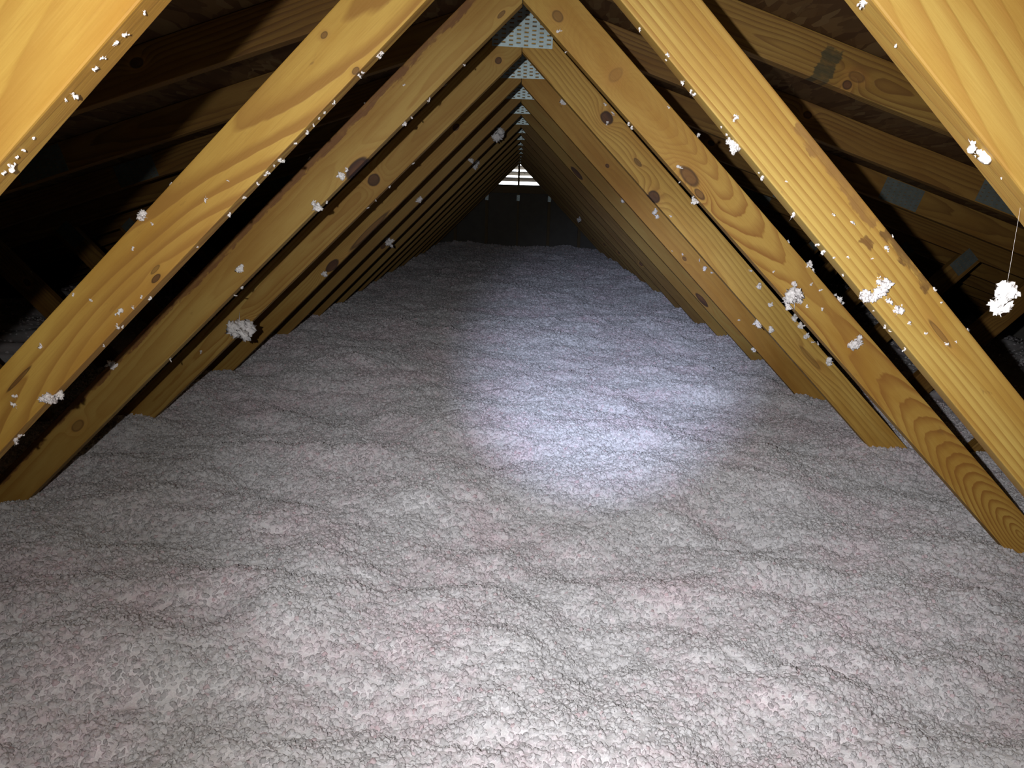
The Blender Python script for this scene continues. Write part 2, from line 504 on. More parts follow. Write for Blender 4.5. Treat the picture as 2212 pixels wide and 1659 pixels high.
LIGHT_BLOCK = plain('roofing_light_block', (0.03, 0.03, 0.03))
for sg in (-1, 1):                                  # unseen roofing layer over the boards, added to block sky through the joints
    o = link('roofing_light_block', box('roofing_light_block', YB, YE + .14, -.02, S_END, 0.0135, 0.018), roof, LIGHT_BLOCK)
    X, V, Z = Vector((0, 1, 0)), Vector((sg / ln, 0, -SLOPE / ln)), Vector((sg * SLOPE / ln, 0, 1 / ln))
    mt = Matrix((X, V, Z)).transposed().to_4x4()
    mt.translation = Vector((0, 0, CH_UP + 0.001))
    o.matrix_basis = mt


# ------------------------------------------------------------------ punched connector plates
def plate_mesh(name, cols, rows, cw, ch, slot_w, slot_h, t=0.0012, stagger=True, mat=None):
    """Sheet with real punched slots in staggered columns; x across, y up, front at z = t."""
    bm = bmesh.new()
    W, H = cols * cw, rows * ch
    for i in range(cols):
        off = ch / 2 if (stagger and i % 2) else 0.0
        cells = []
        if off:
            cells.append((0.0, off, False))
        for j in range(rows - (1 if off else 0)):
            cells.append((off + j * ch, off + (j + 1) * ch, True))
        if off:
            cells.append((H - off, H, False))
        x0, x1 = i * cw - W / 2, (i + 1) * cw - W / 2
        a, b = (x0 + x1 - slot_w) / 2, (x0 + x1 + slot_w) / 2
        for (q0, q1, hole) in cells:
            y0, y1 = q0 - H / 2, q1 - H / 2
            o = [bm.verts.new(p) for p in ((x0, y0, t), (x1, y0, t), (x1, y1, t), (x0, y1, t))]
            if not hole:
                bm.faces.new(o)
                continue
            c, d = (y0 + y1 - slot_h) / 2, (y0 + y1 + slot_h) / 2
            n_ = [bm.verts.new(p) for p in ((a, c, t), (b, c, t), (b, d, t), (a, d, t))]
            lo = [bm.verts.new((v.co.x, v.co.y, 0)) for v in n_]
            for k in range(4):
                bm.faces.new((o[k], o[(k + 1) % 4], n_[(k + 1) % 4], n_[k]))
                bm.faces.new((n_[k], n_[(k + 1) % 4], lo[(k + 1) % 4], lo[k]))
            # bent tooth inside the slot
            e = [bm.verts.new(p) for p in ((a, c, t), (b, c, t), (b, c + slot_h * .35, t * .2), (a, c + slot_h * .35, t * .2))]
            bm.faces.new(e)
    for q in (((-W / 2, -H / 2), (W / 2, -H / 2)), ((W / 2, -H / 2), (W / 2, H / 2)), ((W / 2, H / 2), (-W / 2, H / 2)), ((-W / 2, H / 2), (-W / 2, -H / 2))):
        (xa, ya), (xb, yb) = q
        bm.faces.new([bm.verts.new(p) for p in ((xa, ya, t), (xa, ya, 0), (xb, yb, 0), (xb, yb, t))])
    me = bpy.data.meshes.new(name)
    bm.to_mesh(me)
    bm.free()
    me.materials.append(mat or METAL)
    return me


PEAK = plate_mesh('connector_plate', 8, 11, 0.0222, 0.0118, 0.0125, 0.0048)
SIDE = plate_mesh('connector_plate', 8, 7, 0.0195, 0.0118, 0.0070, 0.0022, mat=DULL)
NARROW = plate_mesh('connector_plate', 2, 6, 0.019, 0.0118, 0.011, 0.0055)
SMALL = plate_mesh('connector_plate', 5, 6, 0.0222, 0.0118, 0.0085, 0.003, mat=DULL)


def put_plate(me, parent, cx, cz, ang, Y):
    o = link('connector_plate', me, parent)
    o.matrix_basis = Matrix.Translation((cx, Y, cz)) @ Matrix.Rotation(-ang, 4, 'Y') @ Matrix.Rotation(math.pi / 2, 4, 'X')
    return o


# ------------------------------------------------------------------ trusses
def web_frame(s, n):
    z0, mm = LO[(s, n)]
    sg = -1 if s == 'L' else 1
    a = abs(mm)
    l = math.hypot(1, a)
    d = (sg / l, -a / l)
    yv = (sg * a / l, 1 / l)
    return (0 + yv[0] * HW, z0 + yv[1] * HW), d, yv, sg


def board(name, parent, pts, o2, d, yv, Y, mat, sg, front=0.0, bevel=0.0022):
    """Board cut to the polygon pts (x, z in the truss plane)."""
    loc = [((p[0] - o2[0]) * d[0] + (p[1] - o2[1]) * d[1], (p[0] - o2[0]) * yv[0] + (p[1] - o2[1]) * yv[1]) for p in pts]
    area = sum(loc[i][0] * loc[(i + 1) % len(loc)][1] - loc[(i + 1) % len(loc)][0] * loc[i][1] for i in range(len(loc)))
    if area < 0:
        loc = loc[::-1]
    me = prism(name, loc, -THICK if sg > 0 else 0, 0 if sg > 0 else THICK, bevel)
    o = link(name, me, parent, mat)
    o.matrix_basis = frame(o2, d, yv, Y + front)
    return o


ORD = {-1: 'nearest', 0: 'second', 1: 'third', 2: 'fourth', 3: 'fifth', 4: 'sixth', 5: 'seventh', 6: 'eighth', 7: 'ninth', 8: 'tenth', 9: 'eleventh', 10: 'twelfth',
       11: 'thirteenth', 12: 'fourteenth', 13: 'fifteenth', 14: 'farthest'}
LAB = {-1: 'nearest pine roof truss, its two webs cutting across the top corners',
       0: 'second roof truss from the front, brightest striped right web and broad swirling left web',
       1: 'third roof truss from the front, flame grain and burl on its right web',
       2: 'fourth roof truss from the front, with large oval dark knots on its right web',
       3: 'fifth roof truss from the front, with an orange brown right web',
       4: 'sixth roof truss from the front, long dark knot low on its right web',
       14: 'last roof truss before the dark gable, framing the bright louvered vent'}
for n in range(-1, GABLE):
    Y = T(n)
    tr = empty('roof_truss', (0, Y, -1.0))
    tag(tr, LAB.get(n, '%s roof truss counting back from the nearest, in the receding row' % ORD[n]), 'truss', 'roof trusses in a row')
    kids = []
    for s in 'LR':
        o2, d, yv, sg = web_frame(s, n)
        z0, mm = LO[(s, n)]
        a = abs(mm)
        l = math.hypot(1, a)
        zu = z0 + WIDTH * l                       # outer edge at the ridge line
        xc = (zu - CH_LO) / (a - SLOPE)           # where the outer edge meets the chord
        zb = -1.03
        pts = [(0.0005 * sg, z0), (0.0005 * sg, CH_LO - .0005), (sg * xc, CH_LO - .0005 - xc * SLOPE), (sg * (zu - zb) / a, zb), (sg * (z0 - zb) / a, zb)]
        kids.append(board('web', tr, pts, o2, d, yv, Y, MATS.get((s, n), GEN[n % 3] if s == 'L' else GEN_DIM[n % 2]), sg))
        # top chord
        l3 = math.hypot(1, SLOPE)
        d3, y3 = (sg / l3, -SLOPE / l3), (sg * SLOPE / l3, 1 / l3)
        ctr = (CH_LO + CH_UP) / 2
        pts = [(0.0005 * sg, CH_LO), (0.0005 * sg, CH_UP), (sg * HALF, CH_UP - HALF * SLOPE), (sg * HALF, CH_LO - HALF * SLOPE)]
        kids.append(board('top_chord', tr, pts, (0, ctr), d3, y3, Y, MATS['chordR1'] if (s, n) == ('R', 1) else CHORD[(n + (s == 'R')) % 2], sg))
        # outer web, rising outwards to the middle of the chord
        xa, za_, xb, zb_ = 1.30, -1.03, 2.10, CH_LO - 2.10 * SLOPE
        dl = math.hypot(xb - xa, zb_ - za_)
        d4 = (sg * (xb - xa) / dl, (zb_ - za_) / dl)
        y4 = (-d4[1] * sg, d4[0] * sg)
        pts = [(sg * xa + y4[0] * HW, za_ + y4[1] * HW), (sg * xa - y4[0] * HW, za_ - y4[1] * HW)]
        for k in (-1, 1):                          # ends trimmed against the chord underside
            px, pz = sg * xa + k * y4[0] * HW, za_ + k * y4[1] * HW
            t_ = (CH_LO - .0005 - abs(px) * SLOPE - pz) / (d4[1] + SLOPE * d4[0] * sg)
            pts.append((px + d4[0] * t_, pz + d4[1] * t_))
        kids.append(board('outer_web', tr, [pts[0], pts[1], pts[2], pts[3]], (sg * xa, za_), d4, y4, Y, CHORD[n % 2], 1 if sg > 0 else -1))
        # connector plates on the chord splice and the outer web
        ang = -sg * math.atan(SLOPE)
        xs = 1.44 + random.uniform(-.015, .015) + (.03 if n == 2 else 0)
        kids.append(put_plate(SIDE, tr, sg * xs, ctr - xs * SLOPE, ang, Y))
        kids.append(put_plate(SMALL, tr, sg * 2.07, CH_LO - .03 - 2.07 * SLOPE, sg * 0.78, Y))
    kids.append(put_plate(PEAK, tr, random.uniform(-.004, .004), 0.435 + 0.065, random.uniform(-.012, .012) - (.012 if n == 2 else 0), Y))


# ------------------------------------------------------------------ gable end: framed truss, sheathing, triangular louvered vent
YG = T(GABLE)
gt = empty('gable_truss', (0, YG, -1.0))
tag(gt, 'dark gable end framing of upright studs round the louvered vent', 'truss')
kids = []
for sg in (-1, 1):
    l3 = math.hypot(1, SLOPE)
    d3, y3 = (sg / l3, -SLOPE / l3), (sg * SLOPE / l3, 1 / l3)
    pts = [(0.0005 * sg, CH_LO), (0.0005 * sg, CH_UP), (sg * HALF, CH_UP - HALF * SLOPE), (sg * HALF, CH_LO - HALF * SLOPE)]
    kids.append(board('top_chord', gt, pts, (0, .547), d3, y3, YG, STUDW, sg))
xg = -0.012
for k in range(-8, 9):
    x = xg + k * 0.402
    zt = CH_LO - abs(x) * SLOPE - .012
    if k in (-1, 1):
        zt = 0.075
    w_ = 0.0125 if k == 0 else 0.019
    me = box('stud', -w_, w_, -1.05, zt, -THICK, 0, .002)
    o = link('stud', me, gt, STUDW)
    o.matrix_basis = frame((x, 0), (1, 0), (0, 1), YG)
    kids.append(o)
    if abs(k) <= 1:
        kids.append(put_plate(NARROW, gt, x, 0.02, random.uniform(-.06, .06), YG))
for sx in (-1, 1):
    x0, x1 = (xg - 0.80, xg - 0.0135) if sx < 0 else (xg + 0.0135, xg + 0.80)
    o = link('sill_board', box('sill_board', x0, x1, 0.08, 0.165, -THICK, 0, .002), gt, STUDW)
    o.matrix_basis = frame((0, 0), (1, 0), (0, 1), YG)
    kids.append(o)
YW = YG + THICK
V_TOP, V_BOT = 0.462, 0.186
V_HW = (V_TOP - V_BOT) / SLOPE
wf = tag(empty('wall_far', (0, YW, 0)), kind='structure')
XO = HALF + .1
rz = lambda x: CH_UP - abs(x) * SLOPE + .01
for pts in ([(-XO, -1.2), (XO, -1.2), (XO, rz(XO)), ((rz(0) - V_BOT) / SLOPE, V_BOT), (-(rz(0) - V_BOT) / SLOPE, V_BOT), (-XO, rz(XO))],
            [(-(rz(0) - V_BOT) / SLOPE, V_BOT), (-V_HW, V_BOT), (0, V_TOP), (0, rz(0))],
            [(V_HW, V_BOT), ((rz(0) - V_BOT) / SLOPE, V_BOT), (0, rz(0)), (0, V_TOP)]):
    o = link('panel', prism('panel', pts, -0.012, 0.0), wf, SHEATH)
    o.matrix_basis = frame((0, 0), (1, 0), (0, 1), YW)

vent = empty('gable_vent', (0, YW + .012, V_BOT))
tag(vent, 'bright triangular louvered vent high in the dark gable wall', 'vent')
YV = YW + 0.012
kids = []
fr_ = box('vent_frame', -V_HW - .02, V_HW + .02, -0.012, 0.0, -.09, 0)
o = link('frame', fr_, vent, LOUV)
o.matrix_basis = frame((0, V_BOT), (1, 0), (0, 1), YV)
kids.append(o)
for sg in (-1, 1):
    l3 = math.hypot(1, SLOPE)
    me = box('vent_frame', 0, V_HW * l3, 0, 0.012, -.09 if sg > 0 else 0, 0 if sg > 0 else .09)
    o = link('frame', me, vent, LOUV)
    o.matrix_basis = frame((0, V_TOP), (sg / l3, -SLOPE / l3), (sg * SLOPE / l3, 1 / l3), YV)
    kids.append(o)
for zc in (0.2545, 0.330, 0.405):                  # sloping blades, low edge outside
    hw_ = (V_TOP - zc - .02) / SLOPE
    me = bpy.data.meshes.new('louver_blade')
    t_ = 0.004
    prof = [(0.0, 0.023), (0.06, -0.023), (0.06, -0.023 - t_), (0.0, 0.023 - t_ * 1.5)]
    vv = [(-hw_, py, pz) for py, pz in prof] + [(hw_, py, pz) for py, pz in prof]
    me.from_pydata(vv, [], [(0, 1, 2, 3), (7, 6, 5, 4), (0, 4, 5, 1), (1, 5, 6, 2), (2, 6, 7, 3), (3, 7, 4, 0)])
    o = link('louver_blade', me, vent, LOUV)
    o.location = (0, YV + .012, zc)
    kids.append(o)
o = link('wire', box('wire', 0, 0.15, -.002, .002, -.002, .002), vent, LOUV)
o.matrix_basis = frame((-0.04, 0.425), (0.72, -0.69), (0.69, 0.72), YG - .003)
kids.append(o)
bpy.context.view_layer.update()


# ------------------------------------------------------------------ blown loose-fill insulation
def hash2(ix, iy, s):
    h = (ix.astype(np.int64) * 374761393 + iy.astype(np.int64) * 668265263 + s * 974634777) & 0xFFFFFFFF
    h = ((h ^ (h >> 13)) * 1274126177) & 0xFFFFFFFF
    h = (h ^ (h >> 16)) & 0xFFFFFFFF
    return h.astype(np.float64) / 4294967296.0


def vnoise(x, y, s):
    ix, iy = np.floor(x), np.floor(y)
    fx, fy = x - ix, y - iy
    fx, fy = fx * fx * (3 - 2 * fx), fy * fy * (3 - 2 * fy)
    a, b = hash2(ix, iy, s), hash2(ix + 1, iy, s)
    c, d = hash2(ix, iy + 1, s), hash2(ix + 1, iy + 1, s)
    return (a + (b - a) * fx) * (1 - fy) + (c + (d - c) * fx) * fy


def fbm(x, y, s, o=4, g=0.5):
    t, a, tot = 0, 1.0, 0
    for k in range(o):
        t = t + a * vnoise(x * 2 ** k + 17.3 * k, y * 2 ** k - 9.1 * k, s + k)
        tot += a
        a *= g
    return t / tot


def domes(x, y, s):
    """Rounded nodules: one irregular dome per jittered cell."""
    ix, iy = np.floor(x), np.floor(y)
    best = np.zeros_like(x)
    for dx in (-1, 0, 1):
        for dy in (-1, 0, 1):
            cx, cy = ix + dx, iy + dy
            px = cx + hash2(cx, cy, s)
            py = cy + hash2(cx, cy, s + 1)
            rr = 0.55 + 0.55 * hash2(cx, cy, s + 2)
            hh = 0.35 + 0.65 * hash2(cx, cy, s + 3)
            q = 1 - ((x - px) ** 2 + (y - py) ** 2) / (rr * rr)
            best = np.maximum(best, hh * np.clip(q, 0, 1) ** 0.75)
    return best


KY = [-2, .8, 1.87, 2.48, 3.09, 3.7, 4.3, 4.9, 10.4]
KR = [-.875, -.875, -.858, -.775, -.755, -.755, -.735, -.715, -.62]
KL = [-.835, -.830, -.805, -.765, -.715, -.675, -.672, -.675, -.60]


def ground(x, y, fine=True):
    r, l = np.interp(y, KY, KR), np.interp(y, KY, KL)
    t = np.clip((x + 1.2) / 2.4, 0, 1)
    z = l + (r - l) * t
    for (mx, my, mh, mr) in ((1.17, 3.05, .016, .10), (1.22, 2.45, .016, .11), (-1.20, 2.43, .014, .10)):
        z = z + mh * np.exp(-((x - mx) ** 2 + (y - my) ** 2) / (mr * mr))   # drifts banked against the webs
    wx = x + 0.05 * (fbm(x * 5, y * 5, 50, 2) - .5)
    wy = y + 0.05 * (fbm(x * 5, y * 5, 60, 2) - .5)
    z = z - 0.30 * np.clip(np.abs(x) - 2.9, 0, None)
    z = z + 0.10 * (fbm(x * 1.6, y * 2.2, 1, 3) - .5)
    z = z + 0.062 * (fbm(wx * 5, wy * 8, 7, 2, .4) - .5)
    z = z + 0.016 * domes(wx * 11, wy * 13, 21)
    if fine:
        z = z + 0.008 * domes(wx * 34, wy * 38, 31)
        z = z + 0.004 * (vnoise(x * 70, y * 70, 91) - .5)
    return z


def patch(x0, x1, y0, y1, st):
    nx, ny = int(round((x1 - x0) / st)) + 1, int(round((y1 - y0) / st)) + 1
    xs, ys = np.linspace(x0, x1, nx), np.linspace(y0, y1, ny)
    X, Y = np.meshgrid(xs, ys)
    X, Y = X.ravel(), Y.ravel()
    Z = ground(X, Y)
    idx = np.arange(nx * ny).reshape(ny, nx)
    q = np.stack([idx[:-1, :-1], idx[:-1, 1:], idx[1:, 1:], idx[1:, :-1]], -1).reshape(-1, 4)
    return np.stack([X, Y, Z], -1), q


vsum, qs, base_i = [], [], 0
for a in ((-1.45, 1.45, .60, 2.1, .0065), (-1.6, 1.6, 2.1, 4.2, .010), (-1.6, 1.6, 4.2, YG - .002, .018), (-1.45, 1.45, YB + .02, .60, .03),
          (-HALF + .05, -1.45, YB + .02, YG - .002, .03), (1.45, HALF - .05, YB + .02, YG - .002, .03)):
    v_, q_ = patch(*a)
    vsum.append(v_)
    qs.append(q_ + base_i)
    base_i += len(v_)
V_ = np.concatenate(vsum).astype(np.float32)
Q_ = np.concatenate(qs).astype(np.int32)
me = bpy.data.meshes.new('blown_insulation')
me.vertices.add(len(V_))
me.vertices.foreach_set('co', V_.ravel())
me.loops.add(Q_.size)
me.loops.foreach_set('vertex_index', Q_.ravel())
me.polygons.add(len(Q_))
me.polygons.foreach_set('loop_start', np.arange(0, Q_.size, 4, dtype=np.int32))
me.update(calc_edges=True)
me.polygons.foreach_set('use_smooth', np.ones(len(Q_), dtype=bool))
ins = link('blown_insulation', me, None, FLUFF)
tag(ins, 'thick greyish pink blown loose-fill insulation covering the whole attic floor', 'insulation', kind='stuff')

# loose nodules lying all over it, finer close by
den = np.interp(V_[:, 1], [0.5, 2.5, 4.5, 7.0, 10.5], [19000, 14000, 7000, 3200, 1800])
den[(np.abs(V_[:, 0]) > 1.7) | (V_[:, 1] < .5)] = 500
rad = np.interp(V_[:, 1], [0.5, 2.5, 4.5, 10.5], [.0040, .0050, .0075, .0115])
for nm, arr in (('nodule_density', den), ('nodule_radius', rad)):
    at = me.attributes.new(nm, 'FLOAT', 'POINT')
    at.data.foreach_set('value', arr.astype(np.float32))
ng = bpy.data.node_groups.new('loose_nodules', 'GeometryNodeTree')
ng.interface.new_socket('Geometry', in_out='INPUT', socket_type='NodeSocketGeometry')
ng.interface.new_socket('Geometry', in_out='OUTPUT', socket_type='NodeSocketGeometry')
N = lambda k: ng.nodes.new(k)
LK = lambda a, c: ng.links.new(a, c)
gi, go = N('NodeGroupInput'), N('NodeGroupOutput')


def named(nm):
    a = N('GeometryNodeInputNamedAttribute')
    a.data_type = 'FLOAT'
    a.inputs['Name'].default_value = nm
    return a.outputs['Attribute']


dp = N('GeometryNodeDistributePointsOnFaces')
LK(gi.outputs[0], dp.inputs['Mesh'])
LK(named('nodule_density'), dp.inputs['Density'])
ico = N('GeometryNodeMeshIcoSphere')
ico.inputs['Radius'].default_value = 1.0
ico.inputs['Subdivisions'].default_value = 3
nz = N('ShaderNodeTexNoise')
nz.inputs['Scale'].default_value = 1.6
nz.inputs['Detail'].default_value = 2.0
sp_ = N('GeometryNodeSetPosition')
mul = N('ShaderNodeVectorMath')
mul.operation = 'MULTIPLY_ADD'
sub = N('ShaderNodeVectorMath')
sub.operation = 'SUBTRACT'
sub.inputs[1].default_value = (.5, .5, .5)
LK(nz.outputs['Color'], sub.inputs[0])
mul.inputs[1].default_value = (1.2, 1.2, 1.2)
mul.inputs[2].default_value = (0, 0, 0)
LK(sub.outputs[0], mul.inputs[0])
LK(ico.outputs['Mesh'], sp_.inputs['Geometry'])
LK(mul.outputs[0], sp_.inputs['Offset'])
smn = N('GeometryNodeSetShadeSmooth')
LK(sp_.outputs[0], smn.inputs['Geometry'])
sm_ = N('GeometryNodeSetMaterial')
sm_.inputs['Material'].default_value = NODULE
LK(smn.outputs[0], sm_.inputs['Geometry'])
rr_ = N('FunctionNodeRandomValue')
rr_.data_type = 'FLOAT_VECTOR'
rr_.inputs[1].default_value = (6.28, 6.28, 6.28)
rs = N('FunctionNodeRandomValue')
rs.data_type = 'FLOAT_VECTOR'
rs.inputs[0].default_value = (.35, .35, .35)
rs.inputs[1].default_value = (1.45, 1.45, 1.45)
ms = N('ShaderNodeVectorMath')
ms.operation = 'SCALE'
LK(rs.outputs[0], ms.inputs[0])
LK(named('nodule_radius'), ms.inputs['Scale'])
ip = N('GeometryNodeInstanceOnPoints')
LK(dp.outputs['Points'], ip.inputs['Points'])
LK(sm_.outputs[0], ip.inputs['Instance'])
LK(rr_.outputs[0], ip.inputs['Rotation'])
LK(ms.outputs[0], ip.inputs['Scale'])
jn = N('GeometryNodeJoinGeometry')
LK(gi.outputs[0], jn.inputs[0])
LK(ip.outputs[0], jn.inputs[0])
LK(jn.outputs[0], go.inputs[0])
md = ins.modifiers.new('loose_nodules', 'NODES')
md.node_group = ng


# ------------------------------------------------------------------ tufts of insulation caught on the timber
def tuft_mesh(seed, blobs, spread):
    rg = random.Random(seed)
    bm = bmesh.new()
    for b in range(blobs):
        c = Vector((rg.gauss(0, 1), rg.gauss(0, 1), rg.gauss(0, 1))) * spread
        r = rg.uniform(0.22, 0.42) if b else 0.45
        geo = bmesh.ops.create_icosphere(bm, subdivisions=3 if blobs > 5 else 2, radius=1)
        st = Vector((rg.uniform(.6, 1.4), rg.uniform(.6, 1.4), rg.uniform(.6, 1.3)))
        for v in geo['verts']:
            p = v.co.copy()
            k = 0.95 + 1.0 * mnoise.noise(p * 2.1 + Vector((seed * 3.1, b * 7.7, 0))) + 0.75 * mnoise.noise(p * 5.5 + Vector((b, seed, 3)))
            v.co = c + Vector((p.x * st.x, p.y * st.y, p.z * st.z)) * r * max(k, .25)
    for b in range(3 + blobs // 2):                 # loose fibres
        dr = Vector((rg.gauss(0, 1), rg.gauss(0, 1), rg.gauss(0, 1))).normalized()
        sd = dr.orthogonal().normalized() * 0.05
        p0, p1 = dr * 0.2, dr * rg.uniform(.7, 1.15) + Vector((rg.uniform(-.2, .2), 0, rg.uniform(-.3, .1)))
        s2 = dr.cross(sd).normalized() * 0.05
        vs4 = [bm.verts.new(p) for p in (p0 + sd, p0 - sd * .5 + s2, p0 - sd * .5 - s2, p1)]
        for f in ((0, 1, 3), (1, 2, 3), (2, 0, 3), (0, 2, 1)):
            bm.faces.new([vs4[i] for i in f])
    for f in bm.faces:
        f.smooth = True
    me_ = bpy.data.meshes.new('insulation_tuft')
    bm.to_mesh(me_)
    bm.free()
    me_.materials.append(TUFT)
    return me_


